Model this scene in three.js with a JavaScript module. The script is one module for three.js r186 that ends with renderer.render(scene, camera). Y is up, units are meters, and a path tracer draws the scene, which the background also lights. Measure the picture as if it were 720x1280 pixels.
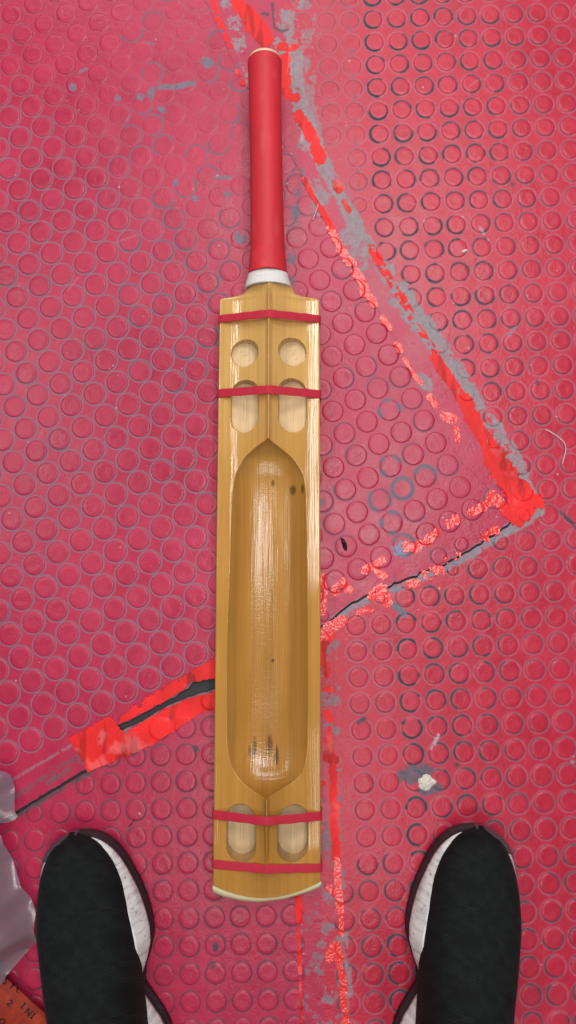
import * as THREE from 'three';
import { MarchingCubes } from 'three/addons/objects/MarchingCubes.js';
import { RoundedBoxGeometry } from 'three/addons/geometries/RoundedBoxGeometry.js';
import { mergeGeometries, mergeVertices } from 'three/addons/utils/BufferGeometryUtils.js';
import { RectAreaLightUniformsLib } from 'three/addons/lights/RectAreaLightUniformsLib.js';

// ---------------------------------------------------------------- camera, surroundings, lamps, exposure
RectAreaLightUniformsLib.init();
const scene = new THREE.Scene();
const EYE = 0.77, TILT = 4.5 * Math.PI / 180, FOCAL = 889;      // metres above the floor, tilt from straight down, focal length in photo pixels
const camera = new THREE.PerspectiveCamera(2 * Math.atan(640 / FOCAL) * 180 / Math.PI, 720 / 1280, 0.02, 50);
camera.up.set(0, 0, -1);
camera.position.set(0, EYE, 0);
camera.lookAt(0, EYE - Math.cos(TILT), -Math.sin(TILT));
const renderer = new THREE.WebGLRenderer({ antialias: true });
renderer.setSize(576, 1024);
renderer.toneMapping = THREE.LinearToneMapping;
renderer.toneMappingExposure = 0.87;
renderer.shadowMap.enabled = true;
scene.background = new THREE.Color().setRGB(0.15, 0.158, 0.175);
const LAMPS = [                                                 // x, y, z, width, length, turn, radiance: ceiling lamps the shine on the floor and the varnish come from
  [0.20, 1.95, -1.35, 1.20, 0.60, 0, 8.5, 'wide panel ahead of the bat handle'],
  [-0.20, 1.95, -2.80, 2.00, 0.60, 0, 9, 'longest panel, farthest ahead'],
  [0.50, 1.95, -0.55, 0.12, 1.20, 0, 26, 'narrow batten to the right of the bat'],
  [-1.08, 1.95, -0.60, 0.12, 1.20, 0, 26, 'narrow batten to the left of the bat'],
  [0.15, 1.95, -0.12, 0.20, 0.40, 0, 31, 'small square panel straight above the bat'],
  [0.02, 1.95, 0.90, 0.90, 0.60, 0, 6, 'small oblong panel above the viewer'],
];

// ---------------------------------------------------------------- helpers
function mulberry(a) { return () => { a |= 0; a = a + 0x6D2B79F5 | 0; let t = Math.imul(a ^ a >>> 15, 1 | a); t = t + Math.imul(t ^ t >>> 7, 61 | t) ^ t; return ((t ^ t >>> 14) >>> 0) / 4294967296; }; }
function hash(i, j, s) { let h = Math.imul(i, 374761393) ^ Math.imul(j, 668265263) ^ Math.imul(s, 974711); h = Math.imul(h ^ h >>> 13, 1274126177); return ((h ^ h >>> 16) >>> 0) / 4294967296; }
function noise(x, y, s = 0) {
  const i = Math.floor(x), j = Math.floor(y); let u = x - i, v = y - j; u = u * u * (3 - 2 * u); v = v * v * (3 - 2 * v);
  const a = hash(i, j, s), b = hash(i + 1, j, s), c = hash(i, j + 1, s), d = hash(i + 1, j + 1, s);
  return a + (b - a) * u + (c - a) * v + (a - b - c + d) * u * v;
}
function fbm(x, y, s = 0, o = 4) { let t = 0, w = 0.5, n = 0; for (let k = 0; k < o; k++) { t += w * noise(x, y, s + k * 17); n += w; w *= 0.5; x = x * 2.03 + 3.1; y = y * 2.03 + 1.7; } return t / n; }
const clamp = (x, a = 0, b = 1) => Math.min(b, Math.max(a, x));
const smooth = (a, b, x) => { x = clamp((x - a) / (b - a)); return x * x * (3 - 2 * x); };
const lerp = (a, b, t) => a + (b - a) * t;
function table(rows, x, k = 1) {                                // smooth look-up in rows [x, value, ...]
  const n = rows.length; if (x <= rows[0][0]) return rows[0][k]; if (x >= rows[n - 1][0]) return rows[n - 1][k];
  let i = 0; while (rows[i + 1][0] < x) i++;
  const [x0, x1] = [rows[i][0], rows[i + 1][0]], h = x1 - x0, t = (x - x0) / h, d = (p, q) => (rows[q][k] - rows[p][k]) / (rows[q][0] - rows[p][0]);
  const s = d(i, i + 1), mono = (a, b) => a * b <= 0 ? 0 : 2 * a * b / (a + b);
  const m0 = i > 0 ? mono(d(i - 1, i), s) : s, m1 = i + 2 < n ? mono(s, d(i + 1, i + 2)) : s;
  const t2 = t * t, t3 = t2 * t;
  return (2 * t3 - 3 * t2 + 1) * rows[i][k] + (t3 - 2 * t2 + t) * h * m0 + (3 * t2 - 2 * t3) * rows[i + 1][k] + (t3 - t2) * h * m1;
}
const cT = Math.cos(TILT), sT = Math.sin(TILT);
function at(px, py, h = 0) {                                    // where the sight line measured at a photo pixel meets height h
  const u = (px - 360) / FOCAL, v = (py - 640) / FOCAL, t = (EYE - h) / (cT + v * sT);
  return [u * t, (v * cT - sT) * t];
}
function pixelOf(x, z, h = 0) {                                 // the reverse
  const d = EYE - h, v = (z * cT + d * sT) / (d * cT - z * sT), t = d / (cT + v * sT);
  return [360 + x / t * FOCAL, 640 + v * FOCAL];
}
const taken = {};
function numbered(n) { taken[n] = (taken[n] ?? -1) + 1; return taken[n] ? n + '_' + String(taken[n]).padStart(3, '0') : n; }
function tag(o, label, category, group, kind) { o.userData.label = label; if (category) o.userData.category = category; if (group) o.userData.group = group; if (kind) o.userData.kind = kind; return o; }
function mesh(name, geometry, material, parent) {
  const m = new THREE.Mesh(geometry, material); m.name = parent === scene ? numbered(name) : name; m.castShadow = m.receiveShadow = true; parent.add(m); return m;
}
function base(name, x = 0, y = 0, z = 0, turn = 0) { const g = new THREE.Group(); g.name = numbered(name); g.position.set(x, y, z); g.rotation.y = turn; scene.add(g); return g; }
function inPoly(p, x, z) { let c = false; for (let i = 0, j = p.length - 1; i < p.length; j = i++) { const [a, b] = p[i], [d, e] = p[j]; if ((b > z) !== (e > z) && x < (d - a) * (z - b) / (e - b) + a) c = !c; } return c; }
function lineDistance(l, x, z) {
  let best = 1e9;
  for (let i = 0; i + 1 < l.length; i++) { const [a, b] = l[i], [c, d] = l[i + 1], q = clamp(((x - a) * (c - a) + (z - b) * (d - b)) / ((c - a) ** 2 + (d - b) ** 2 + 1e-12)); best = Math.min(best, Math.hypot(x - a - q * (c - a), z - b - q * (d - b))); }
  if (l.length === 1) best = Math.hypot(x - l[0][0], z - l[0][1]);
  return best;
}
const world = (l, h = 0) => l.map(([x, y]) => at(x, y, h));
const PX = 1 / 1150;                                            // one photo pixel on the floor, in metres
function dataTexture(data, w, h, srgb, repeat) {
  const t = new THREE.DataTexture(data, w, h, THREE.RGBAFormat); t.magFilter = THREE.LinearFilter; t.minFilter = THREE.LinearMipmapLinearFilter; t.generateMipmaps = true; t.wrapS = t.wrapT = repeat ? THREE.RepeatWrapping : THREE.ClampToEdgeWrapping;
  if (srgb) t.colorSpace = THREE.SRGBColorSpace; t.needsUpdate = true; return t;
}
const enc = (c) => { c = clamp(c); return 255 * (c <= 0.0031308 ? 12.92 * c : 1.055 * Math.pow(c, 1 / 2.4) - 0.055); };

// ---------------------------------------------------------------- the floor: three sheets of studded rubber, their seams read off the photograph
const FX0 = -0.64, FX1 = 0.64, FZ0 = -0.96, FZ1 = 0.70;
const seamAB = [[286, -170], [318, -70], [345, 0], [362, 60], [384, 130], [416, 212], [446, 275], [478, 335], [520, 405], [566, 482], [610, 556], [648, 636]];
const crackAB = [[648, 645], [600, 679], [560, 702], [520, 718], [487, 731], [465, 741], [440, 752], [420, 768], [396, 786]];
const holeTop = [[396, 786], [340, 812], [300, 832], [266, 848], [241, 852], [235, 860], [213, 873], [191, 885], [166, 898], [148, 906]];
const holeBot = [[396, 792], [340, 824], [300, 846], [266, 863], [247, 868], [219, 878], [191, 893], [172, 905], [155, 912]];
const seamAC = [[113, 958], [60, 989], [0, 1026], [-160, 1120]];
const seamBC = [[396, 790], [403, 900], [400, 1130], [404, 1300], [406, 1480]];
const jag = mulberry(5);
function rough(l, amp) {                                        // finer points with a little raggedness
  const out = [];
  for (let i = 0; i + 1 < l.length; i++) for (let k = 0, n = Math.max(1, Math.round(Math.hypot(l[i + 1][0] - l[i][0], l[i + 1][1] - l[i][1]) / 6)); k < n; k++) { const t = k / n, s = k || i ? amp : 0; out.push([lerp(l[i][0], l[i + 1][0], t) + (jag() - 0.5) * s, lerp(l[i][1], l[i + 1][1], t) + (jag() - 0.5) * s]); }
  out.push(l[l.length - 1]); return out;
}
const shift = (l, x, y) => l.map(([a, b]) => [a + x, b + y]);
const AB = rough(seamAB, 2), CR = rough(crackAB, 3), HT = rough(holeTop, 2.4), HB = rough(holeBot, 2.4), AC = rough(seamAC, 1.5), BC = rough(seamBC, 1.5);
const polyA = [[FX0, FZ0], [world(AB)[0][0] - 0.05, FZ0], ...world(AB), ...world(CR), ...world(HT), ...world(AC), [FX0, world(AC).at(-1)[1] + 0.05]];
const polyB = [[world(AB)[0][0] - 0.048, FZ0], [FX1, FZ0], [FX1, FZ1], [world(BC).at(-1)[0] + 0.001, FZ1], ...world(shift(BC, 0.6, 0)).reverse(), ...world(shift(CR, 0.9, 2.8)).reverse(), ...world(shift(AB, 1, 0)).reverse()];
const polyC = [[FX0, FZ1], [FX0, world(AC).at(-1)[1] + 0.056], ...world(shift(AC, 1, 4)).reverse(), ...world(HB).reverse(), ...world(shift(BC, -0.6, 2)), [world(BC).at(-1)[0] - 0.001, FZ1]];
// flat strips without studs: old floor tape laid over the seams
const stripAB = world([[236, -90], [256, 0], [300, 96], [345, 165], [385, 230], [430, 318], [478, 395], [512, 455], [545, 520], [575, 575], [600, 600], [640, 640], [655, 628], [620, 560], [545, 430], [480, 325], [436, 245], [398, 150], [386, 70], [372, 0], [340, -100]]);
const stripBC = world([[374, 800], [424, 792], [427, 960], [428, 1120], [432, 1300], [436, 1480], [380, 1480], [376, 1300], [372, 1120], [372, 960]]);
const stripAC = world([[150, 898], [90, 930], [0, 984], [-160, 1072], [-160, 1116], [0, 1026], [60, 989], [113, 958]]);

const LAT = {                                                   // stud grid of each sheet: a point, turn, pitch along and across, stud radius
  A: { p: at(56.7, 733.9), turn: 27.4, a: 0.0280, b: 0.0276, r: 0.0122 },
  B: { p: at(578, 907), turn: 2.4, a: 0.0269, b: 0.0275, r: 0.0108 },
  C: { p: at(300.3, 1145.8), turn: 1.7, a: 0.0267, b: 0.0277, r: 0.0110 },
};
const sheets = { A: polyA, B: polyB, C: polyC };
const studs = [];
for (const k of ['A', 'B', 'C']) {
  const L = LAT[k], c = Math.cos(L.turn * Math.PI / 180), s = Math.sin(L.turn * Math.PI / 180); L.c = c; L.s = s;
  const rnd = mulberry(k.charCodeAt(0));
  for (let i = -60; i <= 60; i++) for (let j = -60; j <= 60; j++) {
    const x = L.p[0] + i * L.a * c + j * L.b * s, z = L.p[1] - i * L.a * s + j * L.b * c;
    if (x < FX0 + 0.014 || x > FX1 - 0.014 || z < FZ0 + 0.014 || z > FZ1 - 0.014) continue;
    if (!inPoly(sheets[k], x, z)) continue;
    if (inPoly(stripAB, x, z) || inPoly(stripBC, x, z) || inPoly(stripAC, x, z)) continue;
    const [px, py] = pixelOf(x, z);
    const edge = Math.min(lineDistance(world(AB), x, z), k === 'A' ? lineDistance(world(HT), x, z) : k === 'C' ? Math.min(lineDistance(world(HB), x, z), lineDistance(world(shift(AC, 1, 4)), x, z)) : 1, k === 'C' ? 1 : lineDistance(world(k === 'B' ? shift(CR, 1.2, 4.2) : CR), x, z), lineDistance(world(BC), x, z), k === 'A' ? lineDistance(world(AC), x, z) : 1);
    if (edge < L.r + 0.0005) { if (edge < L.r * 0.45) continue; }
    const e = Math.min(1, (edge - 0.0004) / L.r);                // a stud cut by the sheet's edge keeps inside it by being smaller
    // worn flat towards the top of the left sheet
    let h = 0.00115;
    if (k === 'A') h *= 1 - 0.8 * smooth(90, 220, px + (200 - py) * 0.2) * (1 - smooth(200, 400, py)) * (px < 400 ? 1 : 0.4);
    if (k === 'B' && px < lerp(437, 492, clamp(py / 800)) && py < 700) h *= 0.4;
    studs.push({ k, x, z, px, py, r: L.r * e, h: h * (0.85 + 0.3 * rnd()), id: studs.length, w: rnd(), q: rnd() });
  }
}
const cellOf = (x, z) => Math.floor((x + 2) / 0.02) * 1000 + Math.floor((z + 2) / 0.02), bins = new Map();
for (const s of studs) { const c = cellOf(s.x, s.z); if (!bins.has(c)) bins.set(c, []); bins.get(c).push(s); }
const profile = (q) => q < 0.86 ? 1 - 0.18 * (1 - (q / 0.86) ** 2) : q < 1 ? 1 - ((q - 0.86) / 0.14) ** 1.6 : 0;
function floorHeight(x, z) {
  let h = 0;
  for (let i = -1; i <= 1; i++) for (let j = -1; j <= 1; j++) for (const s of bins.get(cellOf(x + i * 0.02, z + j * 0.02)) ?? []) { const d = Math.hypot(x - s.x, z - s.z) / s.r; if (d < 1.15) h = Math.max(h, s.h * profile(d * 0.93)); }
  return h;
}

// colour of the floor in its own coordinates: red rubber, worn grey where rubbed, dirt round the studs
const TW = 1580, TH = 2048, tex = new Float32Array(TW * TH * 3), rgh = new Float32Array(TW * TH);
const tx = (x) => (x - FX0) / (FX1 - FX0) * TW, tz = (z) => (z - FZ0) / (FZ1 - FZ0) * TH, wx = (i) => FX0 + (i + 0.5) / TW * (FX1 - FX0), wz = (j) => FZ0 + (j + 0.5) / TH * (FZ1 - FZ0);
for (let j = 0; j < TH; j++) for (let i = 0; i < TW; i++) {
  const x = wx(i), z = wz(j), o = j * TW + i;
  const n = fbm(x * 9, z * 9, 1, 3), f = fbm(x * 60, z * 60, 9, 3), g = noise(x * 900, z * 900, 30);
  const t = 0.80 + 0.26 * n + 0.20 * f + 0.06 * (g - 0.5) - 0.05, dust = smooth(0.5, 0.8, fbm(x * 22 + 9, z * 22, 44, 3)) * 0.10;
  const B = inPoly(polyB, x, z) ? 1 : 0;
  tex[o * 3] = (0.43 + 0.05 * B) * t + dust * 0.10; tex[o * 3 + 1] = 0.0185 * t + dust * 0.07; tex[o * 3 + 2] = (0.066 - 0.017 * B) * t + dust * 0.10;
  rgh[o] = 0.24 + 0.18 * f + 0.06 * (n - 0.5);
}
function mixIn(o, c, a, rr) { if (a <= 0) return; a = Math.min(1, a); for (let k = 0; k < 3; k++) tex[o * 3 + k] = lerp(tex[o * 3 + k], c[k], a); if (rr !== undefined) rgh[o] = lerp(rgh[o], rr, a); }
function stamp(x0, z0, x1, z1, fn) {
  for (let j = Math.max(0, Math.floor(tz(z0))); j <= Math.min(TH - 1, tz(z1)); j++) for (let i = Math.max(0, Math.floor(tx(x0))); i <= Math.min(TW - 1, tx(x1)); i++) fn(j * TW + i, wx(i), wz(j));
}
const GREY = [0.255, 0.225, 0.245], BLUE = [0.13, 0.155, 0.20], DARK = [0.045, 0.05, 0.07], LILAC = [0.27, 0.15, 0.20], BRIGHT = [0.74, 0.035, 0.03];
const blueRings = [[485, 540], [478, 510], [500, 498], [480, 583], [497, 605], [490, 650], [480, 625], [501, 660], [545, 600], [495, 685]];
for (const s of studs) {
  const rnd = mulberry(s.id * 7 + 3), { px, py } = s, R = s.r, side = rnd() * 6.28, tone = 0.965 + 0.07 * s.w;
  let ring = 0, dark = 0, lil = 0, out = 1, ringc = LILAC, bl = 0;
  if (s.k === 'A') {
    const left = 1 - smooth(225, 330, px), low = smooth(100, 330, py + (150 - px) * 0.9);
    ring = px < 330 ? (0.14 + 0.80 * left * low) : 0.28; ringc = px < 330 ? [0.20, 0.145, 0.185] : [0.25, 0.06, 0.10];
    dark = px > 330 ? (rnd() < 0.45 ? 0.5 : 0) : px > 160 && px < 310 && py < 480 ? (rnd() < 0.5 ? 0.75 : 0.1) : rnd() < 0.1 ? 0.4 : 0;
    if (px > 330) for (const b of blueRings) if (Math.hypot(b[0] - px, b[1] - py) < 15) bl = 1;
    if (py > 850) ring *= 0.9;
  } else if (s.k === 'B') {
    const edge = lerp(437, 497, clamp(py / 800)), on = smooth(edge - 4, edge + 6, px) * (py > 800 ? 1 : 1);
    ring = 0.42; ringc = [0.34, 0.17, 0.22]; out = 1.5;
    dark = px > edge ? 0.95 * (1 - 0.62 * smooth(580, 700, px)) : 0.3;
    if (py > 1050) dark = Math.max(dark, 0.75);
    if (px > edge && px < edge + 34 && (py < 240 || py > 720)) dark = 1.25;
  } else { ring = 0.5; ringc = [0.13, 0.055, 0.08]; dark = 0.42; out = 1; }
  stamp(s.x - R - 0.004, s.z - R - 0.004, s.x + R + 0.004, s.z + R + 0.004, (o, x, z) => {
    const dx = x - s.x, dz = z - s.z, d = Math.hypot(dx, dz), an = Math.atan2(dz, dx), n = fbm(x * 260, z * 260, 80, 2);
    if (d < R) { for (let k = 0; k < 3; k++) tex[o * 3 + k] *= tone; }
    mixIn(o, ringc, ring * Math.exp(-(((d - R - 0.0004 * out) / (0.0009 * out)) ** 2)) * (0.55 + 0.8 * n), 0.5);
    const ca = Math.cos(an), sa = Math.sin(an);
    if (dark > 0) {
      const arc = 0.5 * (1 + Math.cos(an - side)) * 0.65 + noise(ca * 1.6 + s.id * 3.1, sa * 1.6, 7) * 0.75;
      const wv = 0.0008 + 0.0010 * noise(ca * 2.2 + s.id, sa * 2.2 + 40, 3);
      mixIn(o, s.k === 'A' ? [0.10, 0.11, 0.15] : DARK, dark * smooth(0.5, 0.78, arc) * smooth(1.5, 0.5, Math.abs(d - R + 0.0002) / wv) * (0.6 + 0.6 * n), 0.6);
    }
    if (bl) {
      const arc = noise(ca * 1.3 + s.id * 1.7, sa * 1.3, 17);
      mixIn(o, BLUE, 0.75 * smooth(0.42, 0.58, arc + (s.q > 0.75 ? 0.5 : 0)) * smooth(1.25, 0.8, Math.abs(d - R + 0.0008) / (0.0021 + 0.0008 * n)), 0.65);
    }
  });
}
function paint(pxLine, hw, cover, color, seed, a = 1, rr = 0.6, scale = 90) {           // a worn, ragged mark along a line
  const l = world(pxLine), w = hw * PX, xs = l.map((p) => p[0]), zs = l.map((p) => p[1]), m = w * 2 + 0.004;
  stamp(Math.min(...xs) - m, Math.min(...zs) - m, Math.max(...xs) + m, Math.max(...zs) + m, (o, x, z) => {
    const d = lineDistance(l, x, z); if (d > w * 2 + 0.003) return;
    const n = 0.7 * fbm(x * scale, z * scale, seed, 4) + 0.3 * fbm(x * scale * 3.7, z * scale * 3.7, seed + 3, 3), e = fbm(x * 170, z * 170, seed + 5, 3);
    const k = smooth(-0.0012, 0.0014, w * (0.45 + 1.1 * e) - d) * smooth(-0.03, 0.04, n - 0.5 + (cover - 0.5) * 0.62);
    const c = 0.85 + 0.35 * noise(x * 500, z * 500, seed + 9);
    mixIn(o, color.map((v) => v * c), a * k * (0.72 + 0.36 * noise(x * 300, z * 300, seed + 12)), rr);
  });
}
// grey, rubbed-through bands beside the seams
paint([[352, -60], [365, 0], [372, 40], [366, 80]], 26, 0.52, GREY, 101, 0.95);
paint([[366, 60], [378, 100], [384, 150], [388, 175]], 15, 0.70, GREY, 102, 0.95);
paint([[386, 160], [405, 205], [428, 250], [446, 285]], 10, 0.62, GREY, 103, 0.95);
paint([[430, 255], [458, 305], [484, 342], [510, 378]], 9, 0.60, GREY, 104, 0.95);
paint([[478, 335], [505, 370], [522, 400], [540, 425]], 12, 0.66, GREY, 104, 0.95);
paint([[500, 375], [540, 420], [562, 455], [585, 492]], 13, 0.72, GREY, 105, 0.95);
paint([[566, 462], [600, 515], [628, 555], [650, 595]], 12, 0.58, GREY, 106, 0.95);
paint([[655, 595], [672, 625], [676, 640], [655, 655], [632, 668]], 4, 0.75, GREY, 107, 0.95);
paint([[278, -20], [296, 40], [306, 75], [318, 110]], 9, 0.55, GREY, 108, 0.9);
paint([[392, 232], [402, 248], [398, 260]], 10, 0.60, GREY, 109, 0.9);
paint([[432, 295], [446, 320], [452, 338]], 10, 0.62, GREY, 110, 0.9);
paint([[527, 474], [535, 482]], 8, 0.7, GREY, 111, 0.9);
paint([[378, 205], [372, 240], [368, 280], [364, 330]], 5, 0.5, BLUE, 112, 0.9);
paint([[366, 348], [360, 376]], 3, 0.6, BLUE, 113, 0.9);
// blue-grey rim of the open crack
paint(shift(crackAB, 2, 5), 5, 0.74, [0.20, 0.23, 0.28], 114, 0.9);
paint(shift(holeTop, 0, 0).slice(0, 8), 4, 0.6, [0.16, 0.10, 0.12], 115, 0.8);
paint(shift(holeBot, 0, 5).slice(0, 9), 6, 0.6, [0.20, 0.15, 0.17], 116, 0.9);
paint([[60, 978], [110, 948], [140, 925]], 3, 0.55, [0.12, 0.08, 0.09], 117, 0.9);
paint([[0, 1009], [40, 982], [75, 958], [100, 945]], 2.6, 0.75, [0.13, 0.07, 0.085], 118, 0.85);
paint([[0, 984], [40, 960], [90, 931], [140, 900]], 1.6, 0.7, [0.26, 0.18, 0.22], 119, 0.8);
paint(shift(seamAC, 1, 5), 4, 0.62, [0.07, 0.055, 0.065], 120, 0.9);
// the upright strip: rubbed grey with a violet cast
paint([[412, 800], [412, 900], [412, 1000], [415, 1120]], 14, 0.40, [0.21, 0.16, 0.19], 121, 0.9, 0.6, 70);
paint([[386, 1115], [388, 1200], [392, 1300], [396, 1460]], 16, 0.36, [0.21, 0.15, 0.18], 122, 0.85, 0.6, 70);
paint([[412, 1110], [416, 1200], [420, 1300], [424, 1460]], 16, 0.40, [0.22, 0.17, 0.20], 123, 0.9, 0.6, 70);
paint([[431, 1170], [436, 1220], [439, 1290]], 4, 0.6, GREY, 124, 0.8);
// rubbed spots, scuffs and cuts
for (const [l, w, c, col] of [
  [[[200, 109], [220, 109], [240, 104]], 4, 0.7, BLUE], [[[258, 78]], 8, 0.9, BLUE], [[[175, 121]], 5, 0.8, BLUE], [[[190, 112], [189, 119]], 4, 0.8, BLUE], [[[147, 123]], 4, 0.8, BLUE], [[[200, 135], [205, 139]], 4, 0.8, BLUE],
  [[[91, 109]], 5, 0.9, BLUE], [[[100, 90], [108, 86]], 2, 0.8, BLUE], [[[180, 53], [194, 55]], 1.6, 0.8, BLUE], [[[298, 294], [302, 299]], 6, 0.7, BLUE], [[[219, 228]], 5, 0.7, BLUE], [[[268, 222], [288, 222]], 2.5, 0.6, BLUE], [[[284, 242]], 4, 0.7, BLUE], [[[244, 248]], 4, 0.7, BLUE],
  [[[500, 687]], 9, 0.72, [0.2, 0.25, 0.36]], [[[494, 756], [505, 768]], 4, 0.7, BLUE], [[[448, 903], [456, 898]], 2.4, 0.6, DARK], [[[571, 956]], 4, 1, DARK], [[[640, 231]], 3, 1, DARK], [[[700, 640], [712, 650], [720, 660]], 2.2, 0.9, DARK], [[[716, 948]], 5, 0.6, GREY],
  [[[395, 632], [402, 628]], 4, 0.6, BLUE], [[[671, 476], [672, 480]], 2, 1, DARK], [[[635, 420], [645, 408]], 2, 0.8, [0.2, 0.2, 0.25]], [[[264, 1206]], 5, 0.7, DARK], [[[269, 1180], [270, 1186]], 3, 0.8, DARK], [[[245, 936]], 4, 0.7, DARK], [[[166, 944], [172, 936]], 2.4, 0.9, DARK], [[[510, 970], [518, 965], [530, 966]], 10, 0.8, [0.09, 0.10, 0.13]], [[[530, 988], [546, 985]], 7, 0.75, [0.09, 0.10, 0.13]],
  [[[550, 915], [540, 935]], 2, 0.6, [0.5, 0.35, 0.4]], [[[380, 160], [376, 178]], 1.5, 0.9, [0.5, 0.35, 0.38]], [[[340, 5], [343, 35], [352, 40], [360, 37]], 1.6, 1, DARK], [[[325, 16], [334, 18]], 3, 0.6, DARK], [[[600, 285], [610, 300]], 1.5, 0.6, [0.4, 0.3, 0.34]],
]) paint(l, w, c, col, Math.round(l[0][0] * 3 + l[0][1]), 0.95, 0.6, 160);
for (const [l, w] of [[[[494, 715], [495, 800]], 2], [[[437, 0], [441, 90], [446, 200], [449, 240]], 1.5]]) paint(l, w, 0.5, [0.16, 0.09, 0.13], 140, 0.6);
// left of those lines the coat is a shade duller
stamp(at(380, 0)[0], FZ0, at(500, 0)[0] + 0.02, at(0, 260)[1], (o, x, z) => { const [px, py] = pixelOf(x, z); if (inPoly(polyB, x, z) && px < lerp(437, 449, py / 250)) mixIn(o, [0.40, 0.045, 0.075], 0.35); });
// pale specks of grit
const grit = mulberry(77);
for (let n = 0; n < 420; n++) { const x = lerp(FX0, FX1, grit()), z = lerp(FZ0, FZ1, grit()), r = 0.0003 + 0.0006 * grit() ** 3, c = grit() < 0.6 ? [0.55, 0.42, 0.44] : DARK; stamp(x - 0.002, z - 0.002, x + 0.002, z + 0.002, (o, a, b) => mixIn(o, c, smooth(r + 0.0005, r, Math.hypot(a - x, b - z)) * 0.8)); }
for (let n = 0; n < 46; n++) { const x = lerp(FX0, FX1, grit()), z = lerp(FZ0, FZ1, grit()), a = grit() * 6.28, L = 0.008 + 0.03 * grit(), [px, py] = pixelOf(x, z); paint([[px, py], [px + Math.cos(a) * L / PX, py + Math.sin(a) * L / PX]], 0.9, 0.55, grit() < 0.5 ? [0.45, 0.2, 0.26] : [0.16, 0.04, 0.06], n + 300, 0.5); }
const bytes = new Uint8Array(TW * TH * 4), rbytes = new Uint8Array(TW * TH * 4);
for (let o = 0; o < TW * TH; o++) { for (let k = 0; k < 3; k++) { bytes[o * 4 + k] = enc(tex[o * 3 + k]); rbytes[o * 4 + k] = 255 * clamp(rgh[o]); } bytes[o * 4 + 3] = rbytes[o * 4 + 3] = 255; }
const floorMap = dataTexture(bytes, TW, TH, true), floorRough = dataTexture(rbytes, TW, TH, false);
const BN = 512, bb = new Uint8Array(BN * BN * 4);
for (let j = 0; j < BN; j++) for (let i = 0; i < BN; i++) { const w = (f, s) => { const u = i / BN * f, v = j / BN * f; const k = (a, b) => noise((a + f) % f, (b + f) % f, s); return lerp(lerp(noise(u, v, s), noise(u - f, v, s), smooth(0.8, 1, i / BN)), lerp(noise(u, v - f, s), noise(u - f, v - f, s), smooth(0.8, 1, i / BN)), smooth(0.8, 1, j / BN)); }; const v = 255 * (0.42 * w(9, 1) + 0.26 * w(31, 2) + 0.18 * w(90, 3) + 0.14 * w(230, 4)); bb.set([v, v, v, 255], (j * BN + i) * 4); }
const floorBump = dataTexture(bb, BN, BN, false, true); floorBump.repeat.set(8, 10);
const floorMat = new THREE.MeshPhysicalMaterial({ map: floorMap, roughnessMap: floorRough, roughness: 1, specularIntensity: 0.72, bumpMap: floorBump, bumpScale: 0.0005 });
function worldUV(g, ox = 0, oz = 0) { const p = g.attributes.position, uv = new Float32Array(p.count * 2); for (let i = 0; i < p.count; i++) { uv[i * 2] = (p.getX(i) + ox - FX0) / (FX1 - FX0); uv[i * 2 + 1] = (p.getZ(i) + oz - FZ0) / (FZ1 - FZ0); } g.setAttribute('uv', new THREE.BufferAttribute(uv, 2)); return g; }

const ground = mesh('ground', new THREE.BoxGeometry(1.34, 0.03, 1.72), new THREE.MeshStandardMaterial({ color: new THREE.Color().setRGB(0.035, 0.036, 0.04), roughness: 0.9 }), scene);
ground.position.set(0, -0.0185, -0.13); tag(ground, 'dark ground showing through the split between the red rubber sheets', 'ground', null, 'structure');

const SEG = 16, RINGS = [0, 0.5, 0.84, 0.95, 1.0];
function studGeometry(s) {
  const pos = [0, s.h * profile(0), 0], idx = [];
  for (let k = 1; k < RINGS.length; k++) for (let i = 0; i < SEG; i++) { const a = i / SEG * Math.PI * 2 + s.w, r = RINGS[k] * s.r; pos.push(Math.cos(a) * r, k === RINGS.length - 1 ? -0.0001 : s.h * profile(RINGS[k]), Math.sin(a) * r); }
  for (let i = 0; i < SEG; i++) { const j = (i + 1) % SEG; idx.push(0, 1 + j, 1 + i); for (let k = 1; k < RINGS.length - 1; k++) { const a = 1 + (k - 1) * SEG, b = 1 + k * SEG; idx.push(a + i, a + j, b + j, a + i, b + j, b + i); } }
  const g = new THREE.BufferGeometry(); g.setAttribute('position', new THREE.Float32BufferAttribute(pos, 3)); g.setIndex(idx); g.computeVertexNormals(); worldUV(g, s.x, s.z); return g;
}
const hiddenByThings = [world([[280, 350], [400, 350], [402, 1100], [268, 1100]]), world([[60, 1060], [150, 1060], [180, 1140], [170, 1300], [70, 1300], [45, 1150]]), world([[560, 1050], [620, 1045], [645, 1120], [630, 1300], [530, 1300], [525, 1120]])];
const sheetLabels = {
  A: 'red rubber sheet with round studs set slantwise, left of the long diagonal seam',
  B: 'worn red rubber sheet with dark ringed studs in straight rows, right of the diagonal seam',
  C: 'red rubber sheet with round studs in straight rows, between the left shoe and the bat toe',
};
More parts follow.
